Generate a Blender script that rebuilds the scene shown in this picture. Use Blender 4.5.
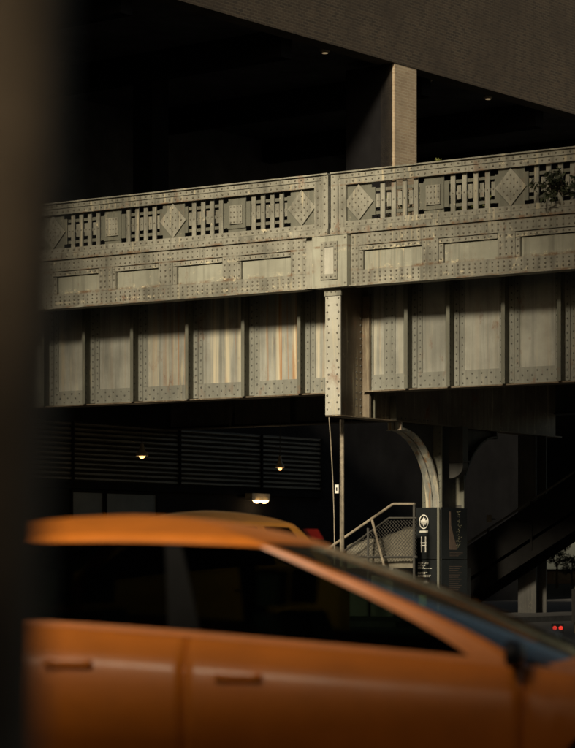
import bpy, bmesh, math, random
from mathutils import Vector, Matrix
random.seed(7)
R = math.radians
scene = bpy.context.scene
for o in list(bpy.data.objects): bpy.data.objects.remove(o)
col = scene.collection

# ------------------------------------------------------------------ camera
CAM_H = 1.25
cd = bpy.data.cameras.new('camera'); cam = bpy.data.objects.new('camera', cd); col.objects.link(cam)
cam.location = (0, 0, CAM_H); cam.rotation_euler = (R(90), 0, 0)
cd.sensor_fit = 'VERTICAL'; cd.sensor_height = 36; cd.sensor_width = 27.67
cd.lens = 2400 / 748 * 36
cd.shift_y = 194 / 748
cd.clip_start = 0.1; cd.clip_end = 5000
cd.dof.use_dof = True; cd.dof.focus_distance = 53.0; cd.dof.aperture_fstop = 2.5
scene.camera = cam
# ------------------------------------------------------------------ sky, sun, exposure
SUN_EL, SUN_AZ = 25.0, -22.0      # azimuth: degrees from straight behind the camera, negative = from the left
SHADE_H = 1.50 + (10.2 + 1.5) / math.cos(R(SUN_AZ)) * math.tan(R(SUN_EL))   # top of the added, unseen wall behind the camera: its shadow edge crosses the taxi
w = bpy.data.worlds.new('World'); scene.world = w; w.use_nodes = True
nt = w.node_tree; nt.nodes.clear()
sky = nt.nodes.new('ShaderNodeTexSky'); sky.sky_type = 'NISHITA'; sky.sun_disc = False
sun_dir = Vector((math.sin(R(SUN_AZ)) * math.cos(R(SUN_EL)), -math.cos(R(SUN_AZ)) * math.cos(R(SUN_EL)), math.sin(R(SUN_EL))))
sky.sun_elevation = R(SUN_EL)
sky.sun_rotation = math.atan2(sun_dir.x, sun_dir.y)
sky.air_density = 1.0; sky.dust_density = 2.5; sky.ozone_density = 0.6
bg = nt.nodes.new('ShaderNodeBackground'); bg.inputs[1].default_value = 0.06
wo = nt.nodes.new('ShaderNodeOutputWorld')
tn = nt.nodes.new('ShaderNodeMix'); tn.data_type = 'RGBA'; tn.blend_type = 'MULTIPLY'; tn.inputs[0].default_value = 1.0
tn.inputs[7].default_value = (1.0, .88, .70, 1)      # the photograph's warm white balance, the same over the whole sky
nt.links.new(sky.outputs[0], tn.inputs[6]); nt.links.new(tn.outputs[2], bg.inputs[0]); nt.links.new(bg.outputs[0], wo.inputs[0])
sl = bpy.data.lights.new('sun', 'SUN'); sl.energy = 5.0; sl.angle = R(7.5); sl.color = (1.0, 0.866, 0.64)
so = bpy.data.objects.new('sun', sl); col.objects.link(so)
so.rotation_euler = sun_dir.to_track_quat('Z', 'Y').to_euler(); so.location = (-20, -40, 60)
scene.view_settings.view_transform = 'Standard'; scene.view_settings.look = 'None'
scene.view_settings.gamma = 1.0; scene.view_settings.use_curve_mapping = False
scene.view_settings.exposure = 0.12

# ------------------------------------------------------------------ materials
MATS = {}
def new_mat(name):
    m = bpy.data.materials.new(name); m.use_nodes = True
    MATS[name] = m
    n = m.node_tree.nodes; l = m.node_tree.links
    return m, n, l, n['Principled BSDF']
def noise(n, l, scale, detail=6, rough=.6, mscale=None, coord='pos', dist=0):
    if coord == 'pos': c = n.new('ShaderNodeNewGeometry').outputs['Position']
    else: c = n.new('ShaderNodeTexCoord').outputs['Object']
    if mscale:
        mp = n.new('ShaderNodeMapping'); mp.inputs['Scale'].default_value = mscale
        l.new(c, mp.inputs[0]); c = mp.outputs[0]
    t = n.new('ShaderNodeTexNoise'); t.inputs['Scale'].default_value = scale
    t.inputs['Detail'].default_value = detail; t.inputs['Roughness'].default_value = rough
    t.inputs['Distortion'].default_value = dist
    l.new(c, t.inputs['Vector']); return t.outputs['Fac']
def ramp(n, l, fac, a, b, lo=0.0, hi=1.0):
    r = n.new('ShaderNodeMapRange'); r.inputs['From Min'].default_value = a; r.inputs['From Max'].default_value = b
    r.inputs['To Min'].default_value = lo; r.inputs['To Max'].default_value = hi
    l.new(fac, r.inputs['Value']); return r.outputs[0]
def mix(n, l, fac, a, b):
    x = n.new('ShaderNodeMix'); x.data_type = 'RGBA'
    if isinstance(fac, (int, float)): x.inputs[0].default_value = fac
    else: l.new(fac, x.inputs[0])
    for s, v in ((6, a), (7, b)):
        if isinstance(v, tuple): x.inputs[s].default_value = (*v, 1)
        else: l.new(v, x.inputs[s])
    return x.outputs[2]
def mul(n, l, a, b):
    x = n.new('ShaderNodeMath'); x.operation = 'MULTIPLY'
    for i, v in enumerate((a, b)):
        if isinstance(v, (int, float)): x.inputs[i].default_value = v
        else: l.new(v, x.inputs[i])
    return x.outputs[0]
def bump(n, l, bs, h, strength=.3, dist=.01):
    b = n.new('ShaderNodeBump'); b.inputs['Strength'].default_value = strength; b.inputs['Distance'].default_value = dist
    l.new(h, b.inputs['Height']); l.new(b.outputs[0], bs.inputs['Normal'])
def steel(name, base, dark, rust=.5, streak=.5, cream=.3, rgh=.6, flake=None, runs=0.0, seams=False):
    flake = cream if flake is None else flake
    m, n, l, b = new_mat(name)
    c = mix(n, l, ramp(n, l, noise(n, l, .9, 8), .35, .7), dark, base)
    # vertical grime streaks
    st = ramp(n, l, noise(n, l, 1.0, 5, .6, (7, 7, .35)), .48, .68)
    c = mix(n, l, mul(n, l, st, streak), c, tuple(v * .45 for v in dark))
    # cream flaking and pale runs
    pale = mul(n, l, ramp(n, l, noise(n, l, 1.0, 6, .65, (9, 9, .5)), .55, .66), ramp(n, l, noise(n, l, .55, 3), .45, .6))
    c = mix(n, l, mul(n, l, pale, cream), c, (.50, .44, .30))
    fl = mul(n, l, ramp(n, l, noise(n, l, 5, 9, .75), .60, .66), ramp(n, l, noise(n, l, .8, 4), .47, .58))
    c = mix(n, l, mul(n, l, fl, flake), c, (.62, .55, .38))
    if runs:
        dt = n.new('ShaderNodeVectorMath'); dt.operation = 'DOT_PRODUCT'; dt.inputs[1].default_value = (.831, -.556, 0)
        l.new(n.new('ShaderNodeNewGeometry').outputs['Position'], dt.inputs[0])
        ab = n.new('ShaderNodeMath'); ab.operation = 'ADD'; ab.inputs[1].default_value = 28.42 + 2.4; l.new(dt.outputs['Value'], ab.inputs[0])
        aa = n.new('ShaderNodeMath'); aa.operation = 'ABSOLUTE'; l.new(ab.outputs[0], aa.inputs[0])
        where = ramp(n, l, aa.outputs[0], 2.0, 4.0, 1.0, .10)
        r1 = mul(n, l, ramp(n, l, noise(n, l, 1.0, 4, .6, (4, 4, .10)), .47, .62), where)
        c = mix(n, l, mul(n, l, r1, runs), c, (.56, .50, .36))
        r2 = mul(n, l, ramp(n, l, noise(n, l, 1.3, 4, .6, (6.3, 6.3, .13)), .535, .65), where)
        c = mix(n, l, mul(n, l, r2, runs * .95), c, (.33, .16, .055))
    # rust
    ru = mul(n, l, ramp(n, l, noise(n, l, 2.6, 10, .72, (1, 1, .55)), .57, .68), ramp(n, l, noise(n, l, .5, 3), .42, .6))
    c = mix(n, l, mul(n, l, ru, rust), c, (.17, .065, .022))
    if seams:
        sp = n.new('ShaderNodeSeparateXYZ'); l.new(n.new('ShaderNodeNewGeometry').outputs['Position'], sp.inputs[0])
        for zk, wd in ((8.54, .06), (7.735, .05), (8.26, .035), (7.40, .04), (9.605, .03)):
            d = n.new('ShaderNodeMath'); d.operation = 'SUBTRACT'; d.inputs[1].default_value = zk; l.new(sp.outputs[2], d.inputs[0])
            e = n.new('ShaderNodeMath'); e.operation = 'ABSOLUTE'; l.new(d.outputs[0], e.inputs[0])
            nz = ramp(n, l, noise(n, l, 1.7 + zk * .1, 8, .75, (1, 1, .4)), .47, .60)
            c = mix(n, l, mul(n, l, mul(n, l, ramp(n, l, e.outputs[0], wd * .3, wd, 1, 0), nz), .8), c, (.15, .075, .03))
        lf = ramp(n, l, noise(n, l, .7, 3), .42, .56)
        for zk, wd in ((7.77, .085), (8.17, .07), (7.50, .05)):
            d = n.new('ShaderNodeMath'); d.operation = 'SUBTRACT'; d.inputs[1].default_value = zk; l.new(sp.outputs[2], d.inputs[0])
            e = n.new('ShaderNodeMath'); e.operation = 'ABSOLUTE'; l.new(d.outputs[0], e.inputs[0])
            nz = ramp(n, l, noise(n, l, 6.5 + zk * .1, 9, .8), .52, .60)
            c = mix(n, l, mul(n, l, mul(n, l, mul(n, l, ramp(n, l, e.outputs[0], wd * .3, wd, 1, 0), nz), lf), .85), c, (.66, .58, .40))
    l.new(c, b.inputs['Base Color'])
    b.inputs['Roughness'].default_value = rgh; b.inputs['Metallic'].default_value = 0.0
    b.inputs['Specular IOR Level'].default_value = .35
    bump(n, l, b, noise(n, l, 22, 6, .7), .35, .006)
    return m
def plain(name, c, rgh=.6, var=.25, scale=3, metal=0, spec=.4, bmp=.2):
    m, n, l, b = new_mat(name)
    l.new(mix(n, l, ramp(n, l, noise(n, l, scale, 7, .65), .3, .75), tuple(v * (1 - var) for v in c), tuple(min(1, v * (1 + var)) for v in c)), b.inputs['Base Color'])
    b.inputs['Roughness'].default_value = rgh; b.inputs['Metallic'].default_value = metal; b.inputs['Specular IOR Level'].default_value = spec
    if bmp: bump(n, l, b, noise(n, l, scale * 8, 5, .6), bmp, .01)
    return m
def emit(name, c, s):
    m, n, l, b = new_mat(name)
    b.inputs['Base Color'].default_value = (*c, 1)
    b.inputs['Emission Color'].default_value = (*c, 1); b.inputs['Emission Strength'].default_value = s
    return m
def brick(name, c1, c2, mortar, bw=.22, rh=.075):
    m, n, l, b = new_mat(name)
    tc = n.new('ShaderNodeTexCoord'); sp = n.new('ShaderNodeSeparateXYZ'); l.new(tc.outputs['Object'], sp.inputs[0])
    ad = n.new('ShaderNodeMath'); l.new(sp.outputs[0], ad.inputs[0]); l.new(sp.outputs[1], ad.inputs[1])
    cb = n.new('ShaderNodeCombineXYZ'); l.new(ad.outputs[0], cb.inputs[0]); l.new(sp.outputs[2], cb.inputs[1])
    t = n.new('ShaderNodeTexBrick'); l.new(cb.outputs[0], t.inputs['Vector'])
    t.inputs['Color1'].default_value = (*c1, 1); t.inputs['Color2'].default_value = (*c2, 1); t.inputs['Mortar'].default_value = (*mortar, 1)
    t.inputs['Scale'].default_value = 1; t.inputs['Brick Width'].default_value = bw; t.inputs['Row Height'].default_value = rh
    t.inputs['Mortar Size'].default_value = .012; t.inputs['Bias'].default_value = -.1
    c = mix(n, l, ramp(n, l, noise(n, l, .6, 6), .35, .7), t.outputs['Color'], tuple(v * .5 for v in c1))
    x = n.new('ShaderNodeMix'); x.data_type = 'RGBA'; x.inputs[0].default_value = .75
    l.new(t.outputs['Color'], x.inputs[6]); l.new(c, x.inputs[7])
    l.new(x.outputs[2], b.inputs['Base Color']); b.inputs['Roughness'].default_value = .85
    inv = n.new('ShaderNodeMath'); inv.operation = 'SUBTRACT'; inv.inputs[0].default_value = 1; l.new(t.outputs['Fac'], inv.inputs[1])
    bump(n, l, b, inv.outputs[0], .8, .015)
    return m
def glass(name, tint, gl=.02):
    m, n, l, b = new_mat(name)
    n.remove(b)
    tr = n.new('ShaderNodeBsdfTransparent'); tr.inputs[0].default_value = (*tint, 1)
    g = n.new('ShaderNodeBsdfGlossy'); g.inputs['Roughness'].default_value = gl; g.inputs[0].default_value = (.9, .95, .9, 1)
    f = n.new('ShaderNodeFresnel'); f.inputs[0].default_value = 1.5
    x = n.new('ShaderNodeMixShader'); l.new(f.outputs[0], x.inputs[0]); l.new(tr.outputs[0], x.inputs[1]); l.new(g.outputs[0], x.inputs[2])
    l.new(x.outputs[0], n['Material Output'].inputs['Surface'])
    return m
def paint(name, c):
    m, n, l, b = new_mat(name)
    l.new(mix(n, l, ramp(n, l, noise(n, l, 4, 6, .65, None, 'obj'), .35, .75), tuple(v * .82 for v in c), c), b.inputs['Base Color'])
    l.new(ramp(n, l, noise(n, l, 9, 6, .7, None, 'obj'), .3, .8, .36, .55), b.inputs['Roughness'])
    b.inputs['Coat Weight'].default_value = .18; b.inputs['Coat Roughness'].default_value = .2; b.inputs['Specular IOR Level'].default_value = .35
    return m

STEEL = steel('painted_steel', (.365, .355, .29), (.165, .16, .128), .9, .6, .95, seams=True)
STEEL2 = steel('painted_steel_darker', (.16, .16, .125), (.12, .12, .095), .5, .3, .25)
PALE = steel('pale_steel', (.50, .49, .42), (.35, .34, .285), .75, .35, .6)
WEB = steel('girder_steel', (.40, .40, .35), (.23, .23, .20), .9, .5, .6, .38, .10, 1.0)
WEBF = steel('girder_frame_steel', (.27, .272, .232), (.175, .176, .15), .6, .4, .25, .5, .10)
INSET = steel('inset_steel', (.37, .37, .30), (.26, .258, .205), .6, .55, .6, seams=True)
STAIRM = plain('dark_stair_steel', (.007, .0065, .006), .8, .3, 3, spec=.08)
RUSTY = steel('rusty_steel', (.21, .175, .125), (.11, .08, .05), 1.0, .5, .5)
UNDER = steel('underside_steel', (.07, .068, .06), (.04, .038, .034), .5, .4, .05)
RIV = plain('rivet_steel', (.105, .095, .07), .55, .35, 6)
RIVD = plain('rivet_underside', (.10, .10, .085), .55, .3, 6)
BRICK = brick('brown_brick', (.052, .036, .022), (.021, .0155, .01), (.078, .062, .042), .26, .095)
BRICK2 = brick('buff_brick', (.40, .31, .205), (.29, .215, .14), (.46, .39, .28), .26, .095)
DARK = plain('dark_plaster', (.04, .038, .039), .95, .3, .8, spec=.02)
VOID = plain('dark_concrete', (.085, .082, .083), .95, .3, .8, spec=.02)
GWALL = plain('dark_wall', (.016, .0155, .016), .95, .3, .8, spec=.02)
DARKP = plain('dark_shaft', (.011, .0105, .011), .95, .25, 1.2, spec=.02)  # near black; on the brick pillar's left side it stands for shade
CORR = plain('corrugated_metal', (.085, .077, .06), .5, .3, 1.5)
DOORM = plain('grey_door', (.07, .072, .066), .5, .25, 1.5)
ASPH = plain('asphalt', (.045, .044, .043), .85, .35, 6, bmp=.5)
PAVE = plain('dark_paving', (.05, .047, .043), .9, .35, 4, bmp=.5)
CONC = plain('concrete', (.16, .15, .13), .85, .25, 3)
BLACK = plain('black_sign', (.012, .014, .015), .35, .2, 3, bmp=0)
WHITE = plain('white_print', (.72, .70, .62), .6, .1, 8, bmp=0)
BROWNP = plain('map_print', (.17, .12, .09), .6, .2, 8, bmp=0)
MAPD = plain('map_dot_print', (.24, .23, .15), .6, .3, 8, bmp=0)
GREENP = plain('green_print', (.20, .28, .14), .6, .2, 8, bmp=0)
RAILM = plain('weathered_rail', (.26, .22, .16), .5, .4, 9)
DKRAIL = plain('dark_rail', (.05, .047, .04), .55, .3, 9)
TARP = plain('pale_tarpaulin', (.15, .135, .10), .8, .25, 3)
POLE = plain('rusty_pole', (.19, .14, .092), .8, .55, 5, bmp=.6)
LAMPB = plain('lamp_enamel', (.38, .31, .21), .45, .3, 9)
RUBBER = plain('rubber', (.02, .02, .02), .8, .2, 9)
RIMM = plain('wheel_metal', (.35, .35, .36), .35, .1, 5, 1.0)
TRIM = plain('black_trim', (.015, .015, .016), .45, .2, 9, bmp=0)
PILLM = plain('matte_black', (.012, .012, .012), .85, .2, 9, spec=.05, bmp=0)
SEATM = plain('seat_fabric', (.03, .03, .032), .8, .2, 9)
PAINT = paint('taxi_paint', (.80, .225, .016))
PAINT2 = paint('minivan_paint', (.78, .33, .05))
GLASS = glass('window_glass', (.15, .19, .155))
WSGLASS = glass('windscreen_glass', (.45, .50, .42))
LAMPG = emit('lamp_glow', (1.0, .50, .18), 2.2)
FLOODG = emit('flood_glow', (1.0, .66, .30), 4)
DIMG = emit('dim_glow', (1.0, .72, .4), .25)
REDG = emit('red_glow', (1.0, .05, .03), .6)
REDL = plain('red_lens', (.26, .02, .015), .25, .1, 9, bmp=0)
LEAF1 = plain('leaf_dark', (.03, .038, .014), .6, .5, 5, bmp=0)
LEAF2 = plain('leaf_yellow', (.15, .16, .035), .6, .4, 5, bmp=0)
BARK = plain('bark', (.07, .05, .035), .9, .4, 8)
FARB = plain('far_facade', (.20, .16, .13), .8, .2, .5)
WGL = plain('far_window', (.03, .035, .04), .2, .2, .5)

# ------------------------------------------------------------------ mesh helpers
OFF = {}
RR = random.Random(4)
class MB:
    def __init__(s): s.v = []; s.f = []
    def add(s, vs, fs):
        k = len(s.v); s.v += vs; s.f += [tuple(i + k for i in f) for f in fs]; return s
    def box(s, x0, x1, y0, y1, z0, z1):
        return s.add([(x, y, z) for z in (z0, z1) for y in (y0, y1) for x in (x0, x1)],
                     [(0, 2, 3, 1), (4, 5, 7, 6), (0, 1, 5, 4), (2, 6, 7, 3), (0, 4, 6, 2), (1, 3, 7, 5)])
    def tube(s, p0, p1, r, n=8, r1=None):
        p0 = Vector(p0); p1 = Vector(p1); r1 = r if r1 is None else r1
        q = (p1 - p0).normalized().to_track_quat('Z', 'Y')
        vs = []
        for p, rr in ((p0, r), (p1, r1)):
            for i in range(n):
                a = 2 * math.pi * i / n
                vs.append(tuple(p + q @ Vector((rr * math.cos(a), rr * math.sin(a), 0))))
        fs = [(i, (i + 1) % n, n + (i + 1) % n, n + i) for i in range(n)] + [tuple(range(n))[::-1], tuple(range(n, 2 * n))]
        return s.add(vs, fs)
    def path(s, pts, r, n=8):
        for a, b in zip(pts, pts[1:]): s.tube(a, b, r, n)
        return s
    def lathe(s, c, prof, n=16, axis='z'):
        vs = []; c = Vector(c)
        for (r, h) in prof:
            for i in range(n):
                a = 2 * math.pi * i / n
                if axis == 'z': vs.append(tuple(c + Vector((r * math.cos(a), r * math.sin(a), h))))
                else: vs.append(tuple(c + Vector((r * math.cos(a), h, r * math.sin(a)))))
        fs = []
        for k in range(len(prof) - 1):
            for i in range(n): fs.append((k * n + i, k * n + (i + 1) % n, (k + 1) * n + (i + 1) % n, (k + 1) * n + i))
        fs.append(tuple(range(n))[::-1]); fs.append(tuple(range((len(prof) - 1) * n, len(prof) * n)))
        return s.add(vs, fs)
    def prism(s, pts, h0, h1, plane='xz'):
        """extrude a 2-D outline: xz -> thickness along y, yz -> thickness along x, xy -> along z"""
        n = len(pts); vs = []
        for h in (h0, h1):
            for (a, b) in pts:
                vs.append({'xz': (a, h, b), 'yz': (h, a, b), 'xy': (a, b, h)}[plane])
        fs = [tuple(range(n)), tuple(range(2 * n - 1, n - 1, -1))] + [(i, n + i, n + (i + 1) % n, (i + 1) % n) for i in range(n)]
        return s.add(vs, fs)
    def rivet(s, t, o, z, d='-y', r=.0235):
        if RR.random() < .012: return s
        r *= RR.uniform(.84, 1.16); z += RR.uniform(-.004, .004)
        h = r * .62
        rings = [(1.0, 0.0), (.78, .62), (0, 1.0)]
        vs = []
        for k, (a, b) in enumerate(rings[:2]):
            for i in range(6):
                c, q = math.cos(i * math.pi / 3) * r * a, math.sin(i * math.pi / 3) * r * a
                vs.append((t + c, o - h * b, z + q) if d == '-y' else ((t + h * b, o + c, z + q) if d == '+x' else (t - h * b, o + c, z + q)))
        vs.append((t, o - h, z) if d == '-y' else ((t + h, o, z) if d == '+x' else (t - h, o, z)))
        fs = [(i, (i + 1) % 6, 6 + (i + 1) % 6, 6 + i) for i in range(6)] + [(6 + i, 6 + (i + 1) % 6, 12) for i in range(6)]
        return s.add(vs, fs)
    def row(s, t0, t1, o, z, step, off=0, r=.0235):
        t = t0 + off
        while t < t1 - .01:
            s.rivet(t, o, z, '-y', r); t += step
        return s
    def colm(s, t, o, z0, z1, step, d='-y', off=0, r=.0235):
        z = z0 + off
        while z < z1 - .01:
            s.rivet(t, o, z, d, r); z += step
        return s
    def mesh(s, name, mat, off=(0, 0, 0), smooth=False, fix=True):
        me = bpy.data.meshes.new(name)
        me.from_pydata([(a - off[0], b - off[1], c - off[2]) for a, b, c in s.v], [], s.f)
        if fix:
            bm = bmesh.new(); bm.from_mesh(me); bmesh.ops.recalc_face_normals(bm, faces=bm.faces); bm.to_mesh(me); bm.free()
        me.materials.append(mat)
        if smooth:
            for p in me.polygons: p.use_smooth = True
        me.update(); return me
    def build(s, name, mat, parent=None, smooth=False, kind=None, label=None, fix=True):
        off = OFF.get(parent.name, (0, 0, 0)) if parent else (0, 0, 0)
        o = bpy.data.objects.new(name, s.mesh(name, mat, off, smooth, fix)); col.objects.link(o)
        if parent: o.parent = parent
        if kind: o['kind'] = kind
        if label: o['label'] = label
        return o
def inst(name, me, parent, loc, rot=(0, 0, 0)):
    off = OFF.get(parent.name, (0, 0, 0))
    o = bpy.data.objects.new(name, me); col.objects.link(o); o.parent = parent
    o.location = tuple(a - b for a, b in zip(loc, off)); o.rotation_euler = rot
    return o
def tag(o, label, cat, group=None):
    o['label'] = label; o['category'] = cat
    if group: o['group'] = group
    return o
def struct(o): o['kind'] = 'structure'; return o
def frame_pt(fr, p):
    (ox, oy), a = fr
    return (ox + math.cos(a) * p[0] - math.sin(a) * p[1], oy + math.sin(a) * p[0] + math.cos(a) * p[1], p[2])
def thing(name, label, cat, fr, base, group=None):
    o = bpy.data.objects.new(name, None); col.objects.link(o); o.empty_display_size = .2
    o.location = frame_pt(fr, base); o.rotation_euler = (0, 0, fr[1])
    OFF[o.name] = tuple(base)
    if label: tag(o, label, cat, group)
    else: o['kind'] = 'structure'
    return o

# frames: V runs along the viaduct (x to the right, y into the depth), B along the brick building's front, W = world
AV = math.atan2(-.556, .831); V = ((.93, 52.5), AV)
AB = math.atan2(.79, .613); B = ((-6.07, 64.0), AB)
W = ((0, 0), 0.0)
def along(px, o, fr=V):
    """distance along the viaduct of photo column px in the plane at depth o"""
    k = (px - 287.5) / 2400; (ox, oy), a = fr; c, s = math.cos(a), math.sin(a)
    return (k * (oy + c * o) - ox + s * o) / (c - k * s)

# ------------------------------------------------------------------ the ground
struct(MB().add([(-900, -300, 0), (900, -300, 0), (900, 2500, 0), (-900, 2500, 0)], [(0, 1, 2, 3)]).build('road', ASPH))
m = MB()
p = [frame_pt(V, q) for q in ((-11.9, -1.2, 0), (2.4, -1.2, 0), (2.4, 60, 0), (-11.9, 60, 0))]
m.add([(a, b, .004) for a, b, c in p] + [(a, b, .13) for a, b, c in p], [(4, 5, 6, 7), (0, 1, 5, 4), (1, 2, 6, 5), (2, 3, 7, 6), (3, 0, 4, 7)])
struct(m.build('pavement', PAVE))

# ------------------------------------------------------------------ unseen blockers added behind the camera to shape sun and sky light
def shade_building(xa, xb, ya, yb, h, mat, label):
    r_ = thing('shade_building', label, 'building', W, ((xa + xb) / 2, (ya + yb) / 2, 0), 'unseen blocks added behind the camera to shape the light')
    MB().box(xa, xb, yb, ya, 0, h - .6).build('wall', mat, r_)
    MB().box(xa - .1, xb + .1, yb - .1, ya + .12, h - .598, h).build('cornice', DARKP, r_)
    wm = MB().box(-.6, .6, 0, .05, 0, 1.7).mesh('window', WGL)
    x = xa + 2.5
    while x < xb - 2:
        if abs(x) < 30:
            z = 1.2
            while z < min(h, 26) - 3: inst('window', wm, r_, (x, ya + .002, z)); z += 3.4
        x += 3.2
BRICK3 = brick('blocker_brick', (.11, .07, .05), (.075, .05, .038), (.12, .10, .08))
pw = thing('shade_wall', 'high unseen brick wall added right behind the camera to shade the taxi', 'wall', W, (-6, -1.8, 0))  # added out of view so its shadow falls on the taxi side
MB().box(-10.8, -1.79, -2.1, -1.5, 0, SHADE_H - .12).build('brickwork', BRICK3, pw)
MB().box(-10.85, -1.79, -2.15, -1.45, SHADE_H - .118, SHADE_H).build('coping', CONC, pw)
ga = thing('shade_gate', 'unseen dark gate added in the slit behind the camera to shade the lower post', 'gate', W, (-1.43, -1.65, 0))  # added out of view: sun through the slit reaches only the upper near post
for k in range(6): MB().box(-1.785 + .121 * k, -1.67 + .121 * k, -1.70, -1.66, .05, 3.3).build('board', DKRAIL, ga)
MB().box(-1.78, -1.06, -1.76, -1.702, .4, .5).build('ledge', DKRAIL, ga); MB().box(-1.78, -1.06, -1.76, -1.702, 3.0, 3.1).build('ledge', DKRAIL, ga)
shade_building(-1.04, 45, -1.5, -20, 33, BRICK3, 'tall unseen block added right of the slit behind the camera to cut sky fill')  # added to darken the sky fill on the taxi side
shade_building(-17.6, -11.1, -1.5, -6, 52, BRICK3, 'narrow unseen tower added beside the high wall to dim the bridge on the right')  # added to take sun off the bridge's right end
shade_building(-34.2, -17.9, -1.5, -8, 21, BRICK3, 'middling unseen block added behind the camera, low enough to pass sun to the bridge')
shade_building(-74, -34.5, -1.5, -20, 52, BRICK3, 'tallest wide unseen block added behind the camera to dim the bridge on the left')  # added to take sun off the bridge's left end

# ------------------------------------------------------------------ the viaduct
T0, T1 = -12.2, 13.0
ZF0, ZF1, ZR1 = 7.40, 8.53, 9.89
# deck
dk = thing('viaduct_deck', 'dark floor slab of the viaduct behind the riveted railing', 'deck', V, (0, 6, 8.0))
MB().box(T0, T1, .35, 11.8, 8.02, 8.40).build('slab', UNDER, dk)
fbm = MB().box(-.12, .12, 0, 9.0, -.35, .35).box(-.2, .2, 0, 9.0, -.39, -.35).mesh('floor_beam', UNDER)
for t in (-11, -9, -7, -5, -3, 3, 5, 7, 9, 11): inst('floor_beam', fbm, dk, (t, 1.5, 7.62))

# railing sections
barm = MB().box(-.054, .054, 0, .03, 0, .80).mesh('baluster', STEEL)
shom = MB().box(-.048, .048, 0, .025, -.15, .15).mesh('short_baluster', STEEL)
hw, hh = .37, .395
dback = MB().prism([(-.31, -.40), (.31, -.40), (.31, -.30), (.40, -.30), (.40, .30), (.31, .30), (.31, .40), (-.31, .40), (-.31, .30), (-.40, .30), (-.40, -.30), (-.31, -.30)], 0, .02).mesh('diamond_backing', STEEL2)
diam = MB().prism([(-hw, 0), (0, -hh), (hw, 0), (0, hh)], 0, .03).mesh('diamond_plate', STEEL)
sback = MB().prism([(-.24, -.40), (.24, -.40), (.24, -.28), (.36, -.28), (.36, .28), (.24, .28), (.24, .40), (-.24, .40), (-.24, .28), (-.36, .28), (-.36, -.28), (-.24, -.28)], 0, .02).mesh('square_backing', STEEL2)
sfr = MB().box(-.25, .25, 0, .02, -.31, .31).mesh('square_border', STEEL2)
spl = MB().box(-.175, .175, 0, .03, -.21, .21).mesh('square_plate', STEEL)
def railing(ta, tb, joint_right, c0, step, label):
    root = thing('viaduct_railing', label, 'railing', V, ((ta + tb) / 2, 0, ZF1), 'riveted railing sections on the viaduct')
    a, b = (ta, tb)
    MB().box(a, b, -.05, .16, ZR1 - .03, ZR1).build('cap_plate', STEEL, root)
    MB().box(a, b, 0, .10, ZR1 - .145, ZR1 - .032).build('top_rail', STEEL, root)
    MB().box(a, b, .022, .10, ZR1 - .285, ZR1 - .155).build('top_rail', STEEL, root)
    MB().box(a, b, .022, .10, ZF1 + .155, ZF1 + .275).build('bottom_rail', STEEL, root)
    MB().box(a, b, -.03, .12, ZF1 + .002, ZF1 + .142).build('bottom_rail', STEEL, root)
    rv = MB()
    zs = (ZR1 - .09, ZR1 - .22, ZF1 + .215, ZF1 + .07)
    for z, o in zip(zs, (0, .022, .022, -.03)): rv.row(a + .06, b, o, z, .165, 0, .024)
    s = 1 if joint_right else -1
    e = tb if joint_right else ta
    for k, (d0, d1, oo) in enumerate(((0, .18, -.006), (.19, .37, .014))):
        x0, x1 = sorted((e - s * d0, e - s * d1))
        zt, zb = (ZR1 - .032, ZF1 + .144) if k == 0 else (ZR1 - .150, ZF1 + .150)
        MB().box(x0, x1, oo, .094, zb, zt).build('end_post', STEEL, root)
        rv.colm((x0 + x1) / 2, oo, zb + .1, zt - .05, .15, '-y', 0, .024)
    for z in (8.95, 9.20, 9.45):
        MB().box(a, b, .15, .19, z - .035, z + .035).build('back_bar', STEEL2, root)
    cs = []; i = 0
    while True:
        c = c0 + step * i * (-1 if joint_right else 1)
        if c < ta + .4 or c > tb - .4: break
        cs.append((c, i % 2 == 0)); i += 1
    zc = 9.20
    for c, dia in cs:
        if dia:
            inst('diamond_backing', dback, root, (c, .10, zc)); inst('diamond_plate', diam, root, (c, .06, zc))
            for u in range(4):
                for v in range(4):
                    p_, q_ = (u - 1.5) / 1.5 * .235, (v - 1.5) / 1.5 * .235
                    rv.rivet(c + (p_ + q_) * .5 * hw / .37, .06, zc + (p_ - q_) * .5 * 1.07, '-y', .022)
        else:
            inst('square_backing', sback, root, (c, .11, zc)); inst('square_border', sfr, root, (c, .085, zc)); inst('square_plate', spl, root, (c, .05, zc))
            for u in range(4):
                for v in range(4): rv.rivet(c + (u - 1.5) * .09, .05, zc + (v - 1.5) * .115, '-y', .02)
    for (c, d), (c2, d2) in zip(cs, cs[1:]):
        if c > c2: (c, d), (c2, d2) = (c2, d2), (c, d)
        lo = c + (.40 if d else .36); hi = c2 - (.40 if d2 else .36); g = (hi - lo) / 8
        for k in range(4):
            kb, ks = (2 * k + .7, 2 * k + 1.7) if not d else (2 * k + 1.3, 2 * k + .4)
            inst('baluster', barm, root, (lo + kb * g, .11, 8.80)); rv.rivet(lo + kb * g, .11, zc, '-y', .02)
            inst('short_baluster', shom, root, (lo + ks * g, .125, zc + .01)); rv.rivet(lo + ks * g, .125, zc, '-y', .018)
    rv.build('rivets', RIV, root, kind='stuff', fix=False)
    return root
railing(T0, -.05, True, -.79, 1.765, 'long riveted grey railing left of the joint above the pale bracket')
railing(.025, T1, False, .70, 1.87, 'riveted grey railing right of the joint, in front of the brick pillar')

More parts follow.
